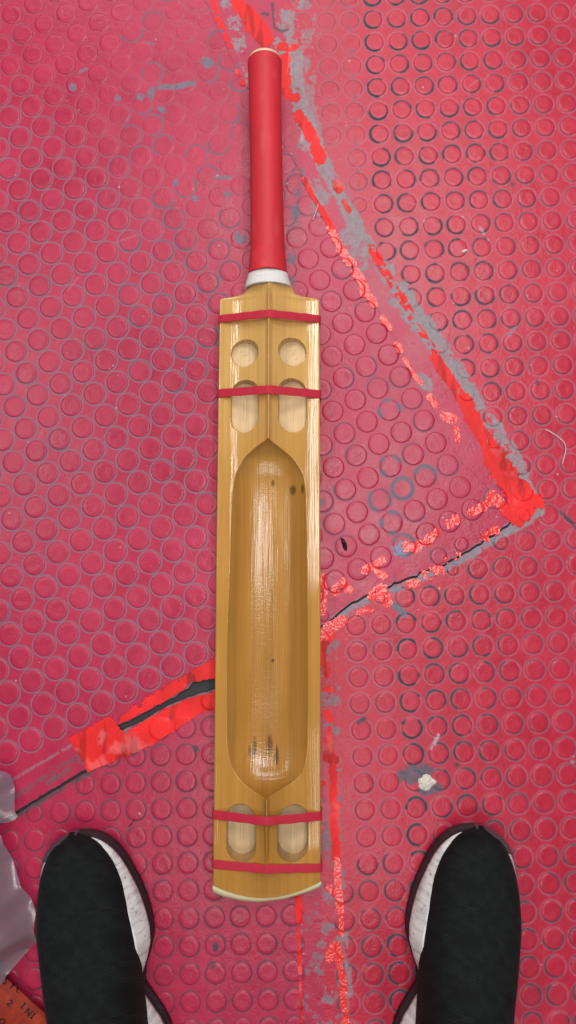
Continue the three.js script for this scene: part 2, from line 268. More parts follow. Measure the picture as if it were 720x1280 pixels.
for (const k of ['A', 'B', 'C']) {
  const shape = new THREE.Shape(sheets[k].map(([x, z]) => new THREE.Vector2(x, -z)));
  const g = new THREE.ExtrudeGeometry(shape, { depth: 0.0032, bevelEnabled: false }); g.rotateX(-Math.PI / 2); g.translate(0, -0.0032, 0); worldUV(g);
  const root = base('floor'); tag(root, sheetLabels[k], 'floor', null, 'structure');
  mesh('rubber_sheet', g, floorMat, root);
  const seen = [], rest = [];
  for (const s of studs) if (s.k === k) (s.px > -14 && s.px < 734 && s.py > -14 && s.py < 1294 && !hiddenByThings.some((p) => inPoly(p, s.x, s.z)) ? seen : rest).push(s);
  seen.sort((a, b) => (a.x ** 2 + a.z ** 2) - (b.x ** 2 + b.z ** 2));
  rest.push(...seen.splice(300));
  for (const s of seen) mesh('stud', studGeometry(s), floorMat, root).position.set(s.x, 0, s.z);
  const far = mesh('studs', mergeGeometries(rest.map((s) => studGeometry(s).translate(s.x, 0, s.z))), floorMat, root); far.userData.kind = 'stuff';
}

// ---------------------------------------------------------------- films stuck to the floor: old tape and what is left of it
function film(name, label, category, mask, box, cell, lift, material, group, drape = 1, parent = scene, pieces = false) {
  const [x0, z0, x1, z1] = box, nx = Math.ceil((x1 - x0) / cell), nz = Math.ceil((z1 - z0) / cell), pos = [];
  const val = new Float32Array((nx + 1) * (nz + 1));
  for (let j = 0; j <= nz; j++) for (let i = 0; i <= nx; i++) val[j * (nx + 1) + i] = mask(x0 + i * cell, z0 + j * cell);
  for (let j = 0; j < nz; j++) for (let i = 0; i < nx; i++) {
    const c = [[i, j], [i, j + 1], [i + 1, j + 1], [i + 1, j]], v = c.map(([a, b]) => val[b * (nx + 1) + a]);
    if (v.every((q) => q <= 0)) continue;
    const poly = [];
    for (let k = 0; k < 4; k++) {
      const m = (k + 1) % 4; if (v[k] > 0) poly.push(c[k]);
      if ((v[k] > 0) !== (v[m] > 0)) { const t = v[k] / (v[k] - v[m]); poly.push([lerp(c[k][0], c[m][0], t), lerp(c[k][1], c[m][1], t)]); }
    }
    for (let k = 1; k + 1 < poly.length; k++) for (const q of [poly[0], poly[k], poly[k + 1]]) { const x = x0 + q[0] * cell, z = z0 + q[1] * cell; pos.push(x, lift(x, z) + drape * floorHeight(x, z), z); }
  }
  let g = new THREE.BufferGeometry(); g.setAttribute('position', new THREE.Float32BufferAttribute(pos, 3)); g = mergeVertices(g, 1e-6); g.computeVertexNormals(); worldUV(g);
  if (!pieces) { const m = mesh(name, g, material, parent); if (label) tag(m, label, category, group); return m; }
  const id = g.index.array, root = Int32Array.from({ length: g.attributes.position.count }, (_, i) => i), find = (a) => { while (root[a] !== a) a = root[a] = root[root[a]]; return a; };
  for (let i = 0; i < id.length; i += 3) { root[find(id[i])] = find(id[i + 1]); root[find(id[i])] = find(id[i + 2]); }
  const sets = new Map(); for (let i = 0; i < id.length; i += 3) { const k = find(id[i]); if (!sets.has(k)) sets.set(k, []); sets.get(k).push(id[i], id[i + 1], id[i + 2]); }
  const P = g.attributes.position, list = [...sets.values()].map((t) => { const xs = t.map((v) => P.getX(v)), zs = t.map((v) => P.getZ(v)); return { t, size: Math.max(Math.max(...xs) - Math.min(...xs), Math.max(...zs) - Math.min(...zs)) }; }).sort((a, b) => b.size - a.size);
  const part = (t) => { const q = g.clone(); q.setIndex(t); const f = mergeVertices(q.toNonIndexed(), 1e-6); return f; };
  const o = base(name); const crumbs = []; tag(o, label, category, group);
  list.forEach((e, k) => { if (k === 0 || e.size > 0.0085) mesh('tape_piece', part(e.t), material, o); else crumbs.push(...e.t); });
  if (crumbs.length) mesh('tape_crumbs', part(crumbs), material, o).userData.kind = 'stuff';
  return o;
}
const boxOf = (l, m) => [Math.min(...l.map((p) => p[0])) - m, Math.min(...l.map((p) => p[1])) - m, Math.max(...l.map((p) => p[0])) + m, Math.max(...l.map((p) => p[1])) + m];
function polyMask(p, amp, seed) { return (x, z) => { const d = lineDistance([...p, p[0]], x, z) * (inPoly(p, x, z) ? 1 : -1); return Math.min(d + amp * (fbm(x * 140, z * 140, seed, 3) - 0.5) + amp * 0.6 * (fbm(x * 500, z * 500, seed + 1, 2) - 0.5), seed > 20 ? (0.70 - (0.5 * fbm(x * 70, z * 70, seed + 2, 3) + 0.5 * fbm(x * 260, z * 260, seed + 3, 3))) * 0.02 + (d > 0.006 ? 0.001 : 0) : 1); }; }
for (const [p, l] of [
  [stripAB, 'long flat strip of dull red floor tape along the diagonal seam, under the bat handle'],
  [stripBC, 'upright strip of rubbed grey and red floor tape running under the bat toe'],
  [stripAC, 'flat dull red tape strip between the plastic bag and the bright red tape'],
]) film('floor_tape', l, 'tape', polyMask(p, 0.003, 12), boxOf(p, 0.004), 0.002, (x, z) => 0.00045 + 0.0002 * fbm(x * 60, z * 60, 4, 2), floorMat, null, 0.9);

const crinkle = (() => { const N = 256, b = new Uint8Array(N * N * 4); for (let j = 0; j < N; j++) for (let i = 0; i < N; i++) { const n = 1 - Math.abs(2 * fbm(i / 26, j / 26, 3, 4) - 1), v = 255 * (0.6 * n + 0.4 * noise(i / 5, j / 5, 8)); b.set([v, v, v, 255], (j * N + i) * 4); } const t = dataTexture(b, N, N, false, true); t.repeat.set(14, 18); return t; })();
const tapeMap = (() => { const N = 256, b = new Uint8Array(N * N * 4); for (let j = 0; j < N; j++) for (let i = 0; i < N; i++) { const t = 0.62 + 0.56 * fbm(i / 34, j / 34, 41, 4) - 0.32 * smooth(0.6, 0.72, fbm(i / 12, j / 50, 43, 3)), d = 0.10 * smooth(0.62, 0.8, fbm(i / 20, j / 20, 47, 3)); b.set([enc(0.84 * t + d * 0.3), enc(0.018 * t + d * 0.7), enc(0.019 * t + d * 0.7), 255], (j * N + i) * 4); } const t = dataTexture(b, N, N, true, true); t.repeat.set(6, 8); return t; })();
const redTape = new THREE.MeshPhysicalMaterial({ map: tapeMap, specularIntensity: 0.5, roughness: 0.5, bumpMap: crinkle, bumpScale: 0.0002 });
const crispTape = new THREE.MeshPhysicalMaterial({ color: new THREE.Color().setRGB(0.76, 0.04, 0.04), roughness: 0.22, bumpMap: crinkle, bumpScale: 0.0006 });
function remnant(label, lines, material, seed, lift = 0.0006, crumple = 0.0003) {               // ragged scraps along lines [points, half width in px, cover]
  const L = lines.map(([l, w, c]) => [world(l), w * PX, c]), all = L.flatMap(([l]) => l);
  const mask = (x, z) => {
    let m = -1; const e = 0.5 * fbm(x * 150, z * 150, seed, 3) + 0.5 * fbm(x * 420, z * 420, seed + 2, 3), n = 0.6 * fbm(x * 85, z * 85, seed + 4, 4) + 0.4 * fbm(x * 260, z * 260, seed + 6, 3);
    for (const [l, w, c] of L) { const d = lineDistance(l, x, z); if (d > w * 2 + 0.002) continue; m = Math.max(m, Math.min(w * (0.35 + 1.3 * e) - d, (c - 0.385 - (n * 0.75 + e * 0.25) * 0.64) * 0.02)); }
    return m;
  };
  return film('tape_remnant', label, 'tape remnant', mask, boxOf(all, 0.02), 0.0009, (x, z) => lift + crumple * fbm(x * 240, z * 240, seed + 8, 2), material, null, 1, scene, true);
}
remnant('thin broken bright red tape line at the top, just left of the bat handle end', [[[[258, -30], [272, 22], [288, 60]], 3.4, 0.72], [[[283, 58], [293, 80], [304, 104], [312, 120]], 3.2, 0.66]], redTape, 21);
remnant('glossy red tape wedge ending at the top end of the bat handle', [[[[282, -30], [300, 10], [322, 42], [330, 54]], 8, 0.95], [[[310, 10], [330, 34], [338, 50]], 5, 0.8]], redTape, 22);
remnant('ragged red tape patches beside the right side of the upper bat handle', [[[[352, 58], [366, 60]], 6, 0.8], [[[356, 74], [354, 92], [356, 104]], 8, 0.86], [[[354, 108], [362, 120], [370, 122]], 6, 0.86], [[[374, 146], [388, 168], [396, 186], [400, 198]], 8, 0.82]], redTape, 23);
remnant('broken bright red tape line down the middle of the diagonal seam', [[[[420, 230], [424, 236]], 6, 0.9], [[[430, 252], [436, 264]], 3.5, 0.9], [[[440, 268], [462, 305], [474, 325]], 3.4, 0.6], [[[464, 310], [480, 338], [494, 362], [512, 388]], 5.5, 0.74], [[[510, 388], [530, 422], [548, 446]], 5, 0.72], [[[545, 450], [562, 474], [582, 505]], 7.5, 0.82]], redTape, 24);
remnant('large bright red tape piece at the right corner where diagonal seam and crack meet', [[[[580, 500], [600, 540], [618, 568]], 9, 1.0], [[[618, 572], [632, 596], [648, 620], [655, 634]], 15, 1.15], [[[650, 606], [664, 624], [672, 628]], 9, 1.0], [[[634, 640], [648, 652]], 7, 0.85]], redTape, 25);
remnant('thin red tape sliver right of the handle, left edge of the diagonal strip', [[[[380, 224], [392, 248], [398, 256]], 3, 1.0], [[[400, 260], [412, 280], [418, 290]], 4, 1.0]], redTape, 26);
remnant('shiny pink crumpled tape scraps right of the bat shoulders', [[[[412, 284], [424, 308], [428, 316]], 5, 0.9], [[[430, 316], [436, 330]], 5, 0.95], [[[434, 322], [442, 330]], 4, 0.9], [[[444, 340], [452, 352], [456, 366]], 6, 0.9], [[[462, 372], [468, 380]], 5, 0.85], [[[478, 398], [486, 410]], 4, 1.0], [[[496, 430], [500, 438]], 4, 0.95]], crispTape, 27, 0.0005, 0.0005);
remnant('small red tape crumbs in a row right of the bat, above the crack', [[[[506, 450], [516, 468], [526, 480]], 2.8, 0.95], [[[538, 496], [545, 506]], 5, 0.75], [[[556, 520], [566, 524]], 6, 0.8], [[[570, 536], [572, 550]], 3.5, 0.85]], crispTape, 28);
remnant('crumpled red tape flakes along the crack beside the right edge of the bat', [[[[402, 722], [404, 745], [402, 765]], 5, 0.82], [[[418, 740], [428, 728], [436, 736]], 6, 0.80], [[[455, 712], [468, 706], [478, 700]], 5, 0.85], [[[474, 715], [478, 720]], 6, 0.9], [[[466, 744], [476, 738], [484, 752]], 8, 0.78], [[[404, 796], [412, 784], [428, 776]], 7, 0.84], [[[436, 770], [448, 762], [462, 760]], 6, 0.7]], crispTape, 29, 0.0005, 0.0005);
remnant('scattered bright red tape flakes along the right half of the crack', [[[[508, 684], [520, 686], [524, 680]], 6, 0.78], [[[534, 676], [545, 666]], 6, 0.8], [[[562, 655], [570, 650]], 6, 0.85], [[[590, 640], [604, 634], [612, 626]], 6, 0.8], [[[616, 620], [626, 632]], 7, 0.82], [[[534, 718], [548, 712]], 7, 0.78], [[[510, 732], [520, 728]], 5, 0.8], [[[608, 672], [620, 664]], 6, 0.78], [[[560, 700], [572, 694]], 5, 0.7]], crispTape, 30);
const leftUpper = world([[149, 897], [171, 879], [224, 847], [268, 821], [300, 806], [300, 829], [268, 847], [241, 851], [234, 859], [213, 872], [191, 884], [166, 897], [150, 904]]);
const leftLower = world([[86, 923], [136, 894], [147, 906], [156, 914], [172, 907], [191, 895], [219, 880], [247, 870], [266, 865], [300, 848], [300, 872], [266, 888], [247, 893], [197, 927], [163, 943], [110, 964]]);
const gloss = (x, z) => 0.0009 + 0.0007 * fbm(x * 50, z * 50, 66, 3);
film('red_tape', 'bright red tape strip along the upper lip of the open split left of the bat', 'tape', polyMask(leftUpper, 0.004, 31), boxOf(leftUpper, 0.004), 0.0012, gloss, redTape);
film('red_tape', 'broad bright red tape piece under the open split, square end to the left', 'tape', polyMask(leftLower, 0.003, 32), boxOf(leftLower, 0.004), 0.0012, gloss, redTape);
remnant('ragged red tape line down the right edge of the lower bat blade', [[[[414, 790], [404, 806], [402, 824]], 6, 0.84], [[[408, 832], [409, 842]], 4.5, 0.9], [[[406, 862], [412, 862]], 3.5, 0.95], [[[408, 890], [413, 900]], 4, 0.8], [[[411, 910], [412, 924]], 3.5, 0.75], [[[412, 930], [410, 944], [416, 950]], 7, 0.88], [[[416, 955], [417, 1000]], 4.5, 0.84], [[[419, 1005], [418, 1035], [420, 1072]], 5, 1.0], [[[404, 980]], 4, 0.8]], redTape, 33);
remnant('shiny red tape line right of the upright strip, below the bat toe', [[[[421, 1075], [423, 1110], [425, 1138]], 4.5, 0.86], [[[412, 1110], [420, 1118]], 5, 0.85], [[[426, 1142], [427, 1168]], 3, 0.9], [[[412, 1194], [420, 1184], [424, 1196]], 6.5, 0.95], [[[424, 1200], [427, 1218]], 3.5, 0.8], [[[429, 1220], [429, 1240], [431, 1262]], 4, 0.85], [[[432, 1268], [434, 1300]], 4, 0.85]], crispTape, 34);
remnant('narrow bright red tape line left of the upright strip, below the bat toe', [[[[373, 1118], [373, 1134], [375, 1150]], 4.5, 1.0], [[[373, 1162], [374, 1190], [375, 1215]], 2.4, 0.95], [[[375, 1222], [376, 1262], [379, 1300]], 1.6, 0.9]], redTape, 35);

// ---------------------------------------------------------------- the cricket bat, back side up
const EDGE = 0.030;
const P1 = at(337, 375.5, EDGE), P2 = at(333.6, 1104, EDGE), batTurn = Math.atan2(-(P1[0] - P2[0]), -(P1[1] - P2[1]));
const bat = base('cricket_bat', P2[0], 0.0012, P2[1], batTurn);
tag(bat, 'varnished wooden cricket bat with scooped back and red handle grip lying on the floor', 'cricket bat');
const bc = Math.cos(batTurn), bs = Math.sin(batTurn);
function onBat(px, py, h) { const [x, z] = at(px, py, h), dx = x - P2[0], dz = z - P2[1]; return [dx * bc - dz * bs, dx * bs + dz * bc]; }
const lz = (py, h = EDGE) => onBat(335, py, h)[1];
const zNeck = lz(347, 0.045), zShoulder = lz(375.5);
const outline = [[347, 20.5], [352, 26], [362, 29.3], [367, 31.4], [369.5, 35], [371.5, 43], [373, 51], [374.6, 60.3], [376, 62.1], [740, 65.4], [1125, 67.6]].map(([y, w]) => [lz(y), w / (FOCAL * (cT + (y - 640) / FOCAL * sT) / (EYE - EDGE))]);
const halfWidth = (z) => table(outline, z);
const ridgeRows = [[347, 0.0185], [362, 0.0200], [380, 0.0215], [500, 0.022], [900, 0.021], [1020, 0.0195], [1060, 0.0155], [1085, 0.0105], [1105, 0.0055], [1125, 0.0035]].map(([y, h]) => [lz(y, 0.045), h]);
const edgeRows = [[347, 0.033], [376, 0.031], [500, 0.030], [1060, 0.030], [1125, 0.0275]].map(([y, h]) => [lz(y), h]);
function gable(x, z) {
  const w = halfWidth(z), t = Math.min(1, Math.abs(x) / w), flat = smooth(lz(1050), lz(1100), z), neck = 1 - smooth(lz(350, 0.04), lz(376, 0.04), z);
  let p = 0.24 * (1 - t) + 0.76 * (1 - t) ** 3.0 + 0.17 * Math.exp(-((x / 0.0019) ** 2)) * (1 - flat) * (1 - neck); p = lerp(lerp(p, 1 - t * t, flat), 1 - t ** 3, neck * 0.95);
  return table(edgeRows, z) + table(ridgeRows, z) * p;
}
const scoopRows = [[549, 334.2, 334.8, .050], [560, 319, 350, .040], [575, 303.5, 367.5, .035], [598, 293.5, 380, .033], [622, 290.3, 382.6, .032], [715, 287, 384.2, .032], [830, 283.6, 385, .032], [926, 284, 384.8, .032], [948, 286.5, 382.6, .032], [962, 291.8, 379.6, .033], [975, 300.5, 369, .035], [987, 313, 352, .041], [998, 330.2, 330.8, .049]].map(([y, a, b, h]) => { const [xa, z] = onBat(a, y, h), [xb] = onBat(b, y, h); return [z, xa, xb]; });
const sTop = scoopRows[0][0], sBot = scoopRows.at(-1)[0];
function slot(px, y0, y1, rpx, floor) { const h = 0.034, a = onBat(px, y0 + rpx, h), b = onBat(px, y1 - rpx, h), r = onBat(px + rpx, y0, h)[0] - onBat(px, y0, h)[0]; return { x0: a[0], z0: a[1], x1: b[0], z1: b[1], r, floor }; }
const slots = [slot(306, 425.5, 459.5, 17, 0.0255), slot(365.6, 424, 458, 17.2, 0.0255), slot(306, 476, 541, 17.2, 0.0245), slot(365.6, 474, 541, 17.4, 0.0245), slot(301.3, 1005, 1075.5, 18.2, 0.0150), slot(366, 1006, 1075.5, 18.8, 0.0150)];
const slotDepth = (x, z) => { let best = null; for (const s of slots) { const d = lineDistance([[s.x0, s.z0], [s.x1, s.z1]], x, z) - s.r; if (!best || d < best.d) best = { d, s }; } return best; };
function scoopAt(x, z) {                                        // null outside the scoop, else its height
  if (z <= sTop || z >= sBot) return null;
  const xa = table(scoopRows, z, 1), xb = table(scoopRows, z, 2); if (x <= xa || x >= xb) return null;
  const xc = (xa + xb) / 2, f = Math.abs((x - xc) / ((xb - xa) / 2)), rim = gable(x < xc ? xa : xb, z);
  const up = (z - sTop) / 0.095, dn = (sBot - z) / 0.085, dep = (q) => q >= 1 ? 1 : Math.sqrt(1 - (1 - q) ** 2) * (1 - 0.0 * q), low = Math.min(gable(xa, z), gable(xb, z));
  const hb = low - 0.0005 - 0.0155 * Math.min(dep(up), dep(dn));
  return hb + (rim - hb) * (0.35 * f * f + 0.65 * f ** 3.6);
}
function backHeight(x, z) {
  const w = halfWidth(z), q = scoopAt(x, z); let h = gable(x, z);
  if (q !== null) h = Math.min(h, q);
  const e = Math.abs(x) - (w - 0.0014); if (e > 0) h -= 0.0014 - Math.sqrt(Math.max(0, 0.0014 ** 2 - e * e));
  const { d, s } = slotDepth(x, z); if (d < 0) h = Math.min(h, s.floor + (s.r + d < 0.0016 ? -0.0006 : 0));
  return h;
}
const NX = 216, NZ = 1240, toeBow = (u) => 0.0135 * (1 - Math.abs(u + 0.08) ** 1.9);
const gx = (u, z) => u * halfWidth(z);
function bladeGeometry() {
  const pos = [], uv = [], idx = [], W = 0.116, Zs = zNeck - 0.002, Zl = 0.022 - Zs;
  const put = (x, y, z) => { pos.push(x, y, z); uv.push(x / W + 0.5, (z - Zs) / Zl); return pos.length / 3 - 1; };
  const pt = (i, j) => { const u = i / NX * 2 - 1, z = lerp(zNeck, toeBow(u), j / NZ); return [gx(u, z), z]; };
  for (let j = 0; j <= NZ; j++) for (let i = 0; i <= NX; i++) { const [x, z] = pt(i, j); put(x, backHeight(x, z), z); }
  for (let j = 0; j < NZ; j++) for (let i = 0; i < NX; i++) { const a = j * (NX + 1) + i, b = a + 1, c = a + NX + 1, d = c + 1; idx.push(a, c, b, b, c, d); }
  const rim = []; for (let i = 0; i <= NX; i++) rim.push([i, 0]); for (let j = 1; j <= NZ; j++) rim.push([NX, j]); for (let i = NX - 1; i >= 0; i--) rim.push([i, NZ]); for (let j = NZ - 1; j >= 1; j--) rim.push([0, j]);
  const under = (z) => 0.010 * (1 - smooth(lz(350, 0.04), lz(385, 0.04), z)) + 0.0;
  for (let k = 0; k < rim.length; k++) {
    const m = (k + 1) % rim.length, [x0, z0] = pt(...rim[k]), [x1, z1] = pt(...rim[m]);
    const a = put(x0, backHeight(x0, z0), z0), b = put(x1, backHeight(x1, z1), z1), c = put(x0, under(z0), z0), d = put(x1, under(z1), z1); idx.push(a, b, d, a, d, c);
  }
  for (let j = 0; j < NZ; j += 8) for (let i = 0; i < NX; i += 18) { const q = [[i, j], [Math.min(NX, i + 18), j], [Math.min(NX, i + 18), Math.min(NZ, j + 8)], [i, Math.min(NZ, j + 8)]].map(([a, b]) => { const [x, z] = pt(a, b); return put(x, under(z), z); }); idx.push(q[0], q[1], q[2], q[0], q[2], q[3]); }
  const g = new THREE.BufferGeometry(); g.setAttribute('position', new THREE.Float32BufferAttribute(pos, 3)); g.setAttribute('uv', new THREE.Float32BufferAttribute(uv, 2)); g.setIndex(idx); g.computeVertexNormals(); return g;
}
const WW = 400, WH = 2048, wood = new Uint8Array(WW * WH * 4), woodR = new Uint8Array(WW * WH * 4), woodB = new Uint8Array(WW * WH * 4);
{
  const Zs = zNeck - 0.002, Zl = 0.022 - Zs, knots = [[341, 603, 3.5, 5, .026], [366, 612, 5, 7, .027], [378, 611, 2.5, 7, .03], [341, 826, 3, 3, .019], [318, 935, 3, 14, .022], [337, 932, 4, 16, .022], [346, 945, 3, 14, .022], [312, 940, 2, 9, .022]].map(([x, y, a, b, h]) => { const p = onBat(x, y, h); return [p[0], p[1], a * PX, b * PX]; });
  for (let j = 0; j < WH; j++) for (let i = 0; i < WW; i++) {
    const x = ((i + 0.5) / WW - 0.5) * 0.116, z = Zs + (j + 0.5) / WH * Zl, o = (j * WW + i) * 4;
    const warp = 0.004 * (fbm(x * 20, z * 5, 3, 2) - 0.5), gr = fbm((x + warp) * 260, z * 4, 5, 4), fine = fbm((x + warp) * 1400, z * 22, 8, 2), broad = fbm(x * 34 + 2, z * 2.6, 11, 3), mott = fbm(x * 70, z * 24, 15, 3);
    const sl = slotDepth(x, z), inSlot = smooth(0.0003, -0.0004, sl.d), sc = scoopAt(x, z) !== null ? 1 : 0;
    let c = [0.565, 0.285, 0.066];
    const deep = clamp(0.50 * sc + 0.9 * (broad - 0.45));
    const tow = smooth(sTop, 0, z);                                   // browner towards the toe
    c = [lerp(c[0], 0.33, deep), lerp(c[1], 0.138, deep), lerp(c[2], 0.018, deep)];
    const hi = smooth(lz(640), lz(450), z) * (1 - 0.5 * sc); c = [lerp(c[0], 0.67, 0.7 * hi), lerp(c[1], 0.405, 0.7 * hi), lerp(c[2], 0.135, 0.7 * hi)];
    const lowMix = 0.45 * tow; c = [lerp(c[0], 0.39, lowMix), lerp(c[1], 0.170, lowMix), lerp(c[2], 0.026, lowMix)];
    // a browner stripe of heartwood down the right of the scoop and near the shoulders
    const stripe = smooth(0.010, 0.002, Math.abs(x - 0.024 - 0.004 * noise(z * 7, 2, 4))) * 0.35 * smooth(sTop, sTop + 0.05, z) * sc; c = [lerp(c[0], 0.27, stripe), lerp(c[1], 0.125, stripe), lerp(c[2], 0.03, stripe)];
    let t = 0.80 + 0.28 * gr + 0.12 * (fine - 0.5) + 0.14 * (mott - 0.5);
    for (const [kx, kz, ka, kb] of knots) { const q = Math.hypot((x - kx) / ka, (z - kz) / kb) + 0.5 * (fbm(x * 800, z * 160, 19, 2) - 0.5); t *= 1 - 0.62 * smooth(1.1, 0.35, q); }
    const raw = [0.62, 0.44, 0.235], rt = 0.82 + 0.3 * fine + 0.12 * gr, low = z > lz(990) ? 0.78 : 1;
    const ringMark = sl.s && sl.s.z0 - sl.s.z1 > -0.004 ? 1 - 0.16 * smooth(0.5, 0.9, noise((sl.s.r + sl.d) * 1500, Math.atan2(z - sl.s.z0, x - sl.s.x0) * 1.2, 23)) : 1;
    let rg = 0.075 + 0.05 * sc + 0.07 * mott + 0.07 * sc * fine;
    for (let k = 0; k < 3; k++) { const v = lerp(c[k] * t, raw[k] * rt * low * ringMark, inSlot); wood[o + k] = enc(v); woodR[o + k] = 255 * clamp(lerp(rg, 0.62, inSlot)); woodB[o + k] = 255 * clamp(lerp(0.30 * gr + (0.20 + 0.36 * sc) * fine + 0.14 * mott + 0.16 * sc * noise(x * 300, z * 900, 71), 0.5 * fine, inSlot)); }
    wood[o + 3] = woodR[o + 3] = woodB[o + 3] = 255;
  }
}
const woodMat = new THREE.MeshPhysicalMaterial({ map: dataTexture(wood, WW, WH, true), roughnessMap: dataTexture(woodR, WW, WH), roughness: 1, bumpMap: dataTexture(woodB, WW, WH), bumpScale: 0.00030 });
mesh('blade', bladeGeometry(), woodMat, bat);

// toe guard: a cream strip that follows the curve of the toe
{
  const pos = [], idx = [], N = 60, section = [[0.0004, 0.0265], [0.0012, 0.0278], [0.0035, 0.0272], [0.0062, 0.0235], [0.0068, 0.014], [0.0060, 0.001], [0.0004, 0.0005]];
  for (let i = 0; i <= N; i++) { const u = i / N * 2 - 1, x = gx(u, toeBow(u)) * 1.006, k = 1.0 + 0.5 * smooth(0.2, -1, u) + 0.2 * smooth(0.4, 1, u) + 0.10 * noise(i / 5, 2, 3); for (const [o, y] of section) pos.push(x, y, toeBow(u) + o * k); }
  const S = section.length; for (let i = 0; i < N; i++) for (let s = 0; s < S; s++) { const a = i * S + s, b = i * S + (s + 1) % S, c = a + S, d = b + S; idx.push(a, b, c, b, d, c); }
  for (const e of [0, N]) for (let s = 1; s + 1 < S; s++) { const a = e * S; idx.push(...(e ? [a, a + s, a + s + 1] : [a, a + s + 1, a + s])); }
  let g = new THREE.BufferGeometry(); g.setAttribute('position', new THREE.Float32BufferAttribute(pos, 3)); g.setIndex(idx); g.computeVertexNormals();
  mesh('toe_guard', g, new THREE.MeshStandardMaterial({ color: new THREE.Color().setRGB(0.62, 0.56, 0.33), roughness: 0.6 }), bat).userData.label = 'cream toe guard strip';
}
// handle: turned round its own axis, lying a little higher than the face
const hA = onBat(335, 352, 0.033), hB = onBat(330.4, 64, 0.050), hLen = Math.hypot(hB[0] - hA[0], hB[1] - hA[1]);
function turned(name, rows, material, segments = 48) {            // rows [distance from the shoulders towards the end, radius]
  const g = new THREE.LatheGeometry(rows.map(([y, r]) => new THREE.Vector2(r * 1.06, y)), segments);
  const m = mesh(name, g, material, bat); m.position.set(hA[0], 0.0325, hA[1]);
  m.quaternion.setFromUnitVectors(new THREE.Vector3(0, 1, 0), new THREE.Vector3(hB[0] - hA[0], 0.0035, hB[1] - hA[1]).normalize()); return m;
}
const gripTex = (() => { const N = 256, b = new Uint8Array(N * N * 4); for (let j = 0; j < N; j++) for (let i = 0; i < N; i++) { const v = 255 * (0.5 * noise(i / 2, j / 2, 3) + 0.3 * noise(i / 9, j / 20, 4) + 0.2 * noise(i / 40, j / 30, 6)); b.set([v, v, v, 255], (j * N + i) * 4); } const t = dataTexture(b, N, N, false, true); t.repeat.set(2, 5); return t; })();
const gripMap = (() => { const W = 128, H = 512, b = new Uint8Array(W * H * 4); for (let j = 0; j < H; j++) for (let i = 0; i < W; i++) { const t = 0.86 + 0.22 * fbm(i / 40, j / 60, 5, 3) + 0.06 * noise(i / 2, j / 2, 8), d = smooth(0.6, 0.85, fbm(i / 14, j / 30, 9, 3)) * 0.08; b.set([enc(0.56 * t + d * 0.3), enc(0.024 * t + d * 0.25), enc(0.036 * t + d * 0.25), 255], (j * W + i) * 4); } return dataTexture(b, W, H, true, true); })();
const gripMat = new THREE.MeshPhysicalMaterial({ map: gripMap, roughness: 0.55, bumpMap: gripTex, bumpScale: 0.00015, specularIntensity: 0.7 });
turned('grip', [[0.0065, 0.0178], [0.0066, 0.0192], [0.0075, 0.0196], [0.012, 0.0192], [0.020, 0.0186], [0.0275, 0.0181], [0.0283, 0.0177], [0.034, 0.0173], [0.07, 0.0167], [0.13, 0.0163], [0.17, 0.0163], [hLen - 0.05, 0.0166], [hLen - 0.03, 0.0170], [hLen - 0.012, 0.0174], [hLen - 0.004, 0.0176], [hLen - 0.0025, 0.0172], [hLen - 0.0025, 0.0155]], gripMat).userData.label = 'red rubber grip';
turned('handle_end', [[hLen - 0.01, 0.0154], [hLen - 0.0005, 0.0164], [hLen + 0.001, 0.0160], [hLen + 0.0022, 0.0135], [hLen + 0.0026, 0.0001]], new THREE.MeshStandardMaterial({ color: new THREE.Color().setRGB(0.66, 0.50, 0.33), roughness: 0.6 })).userData.label = 'pale bare wood end';
const wrapTex = (() => { const N = 128, b = new Uint8Array(N * N * 4); for (let j = 0; j < N; j++) for (let i = 0; i < N; i++) { const v = 255 * (0.6 * (1 - Math.abs(2 * fbm(i / 20, j / 8, 3, 3) - 1)) + 0.2 * (0.5 + 0.5 * Math.sin(i * 1.57)) + 0.2 * (0.5 + 0.5 * Math.sin(j * 1.57))); b.set([v, v, v, 255], (j * N + i) * 4); } const t = dataTexture(b, N, N, false, true); t.repeat.set(3, 1); return t; })();
turned('handle_wrap', [[-0.0088, 0.0190], [-0.0086, 0.0201], [-0.0078, 0.0204], [-0.003, 0.0197], [0.002, 0.0184], [0.007, 0.0174], [0.012, 0.0160]], new THREE.MeshStandardMaterial({ color: new THREE.Color().setRGB(0.72, 0.70, 0.67), roughness: 0.75, bumpMap: wrapTex, bumpScale: 0.0012 })).userData.label = 'white cloth wrap below the grip';
bat.children.at(-1).scale.set(1.14, 1, 0.94);

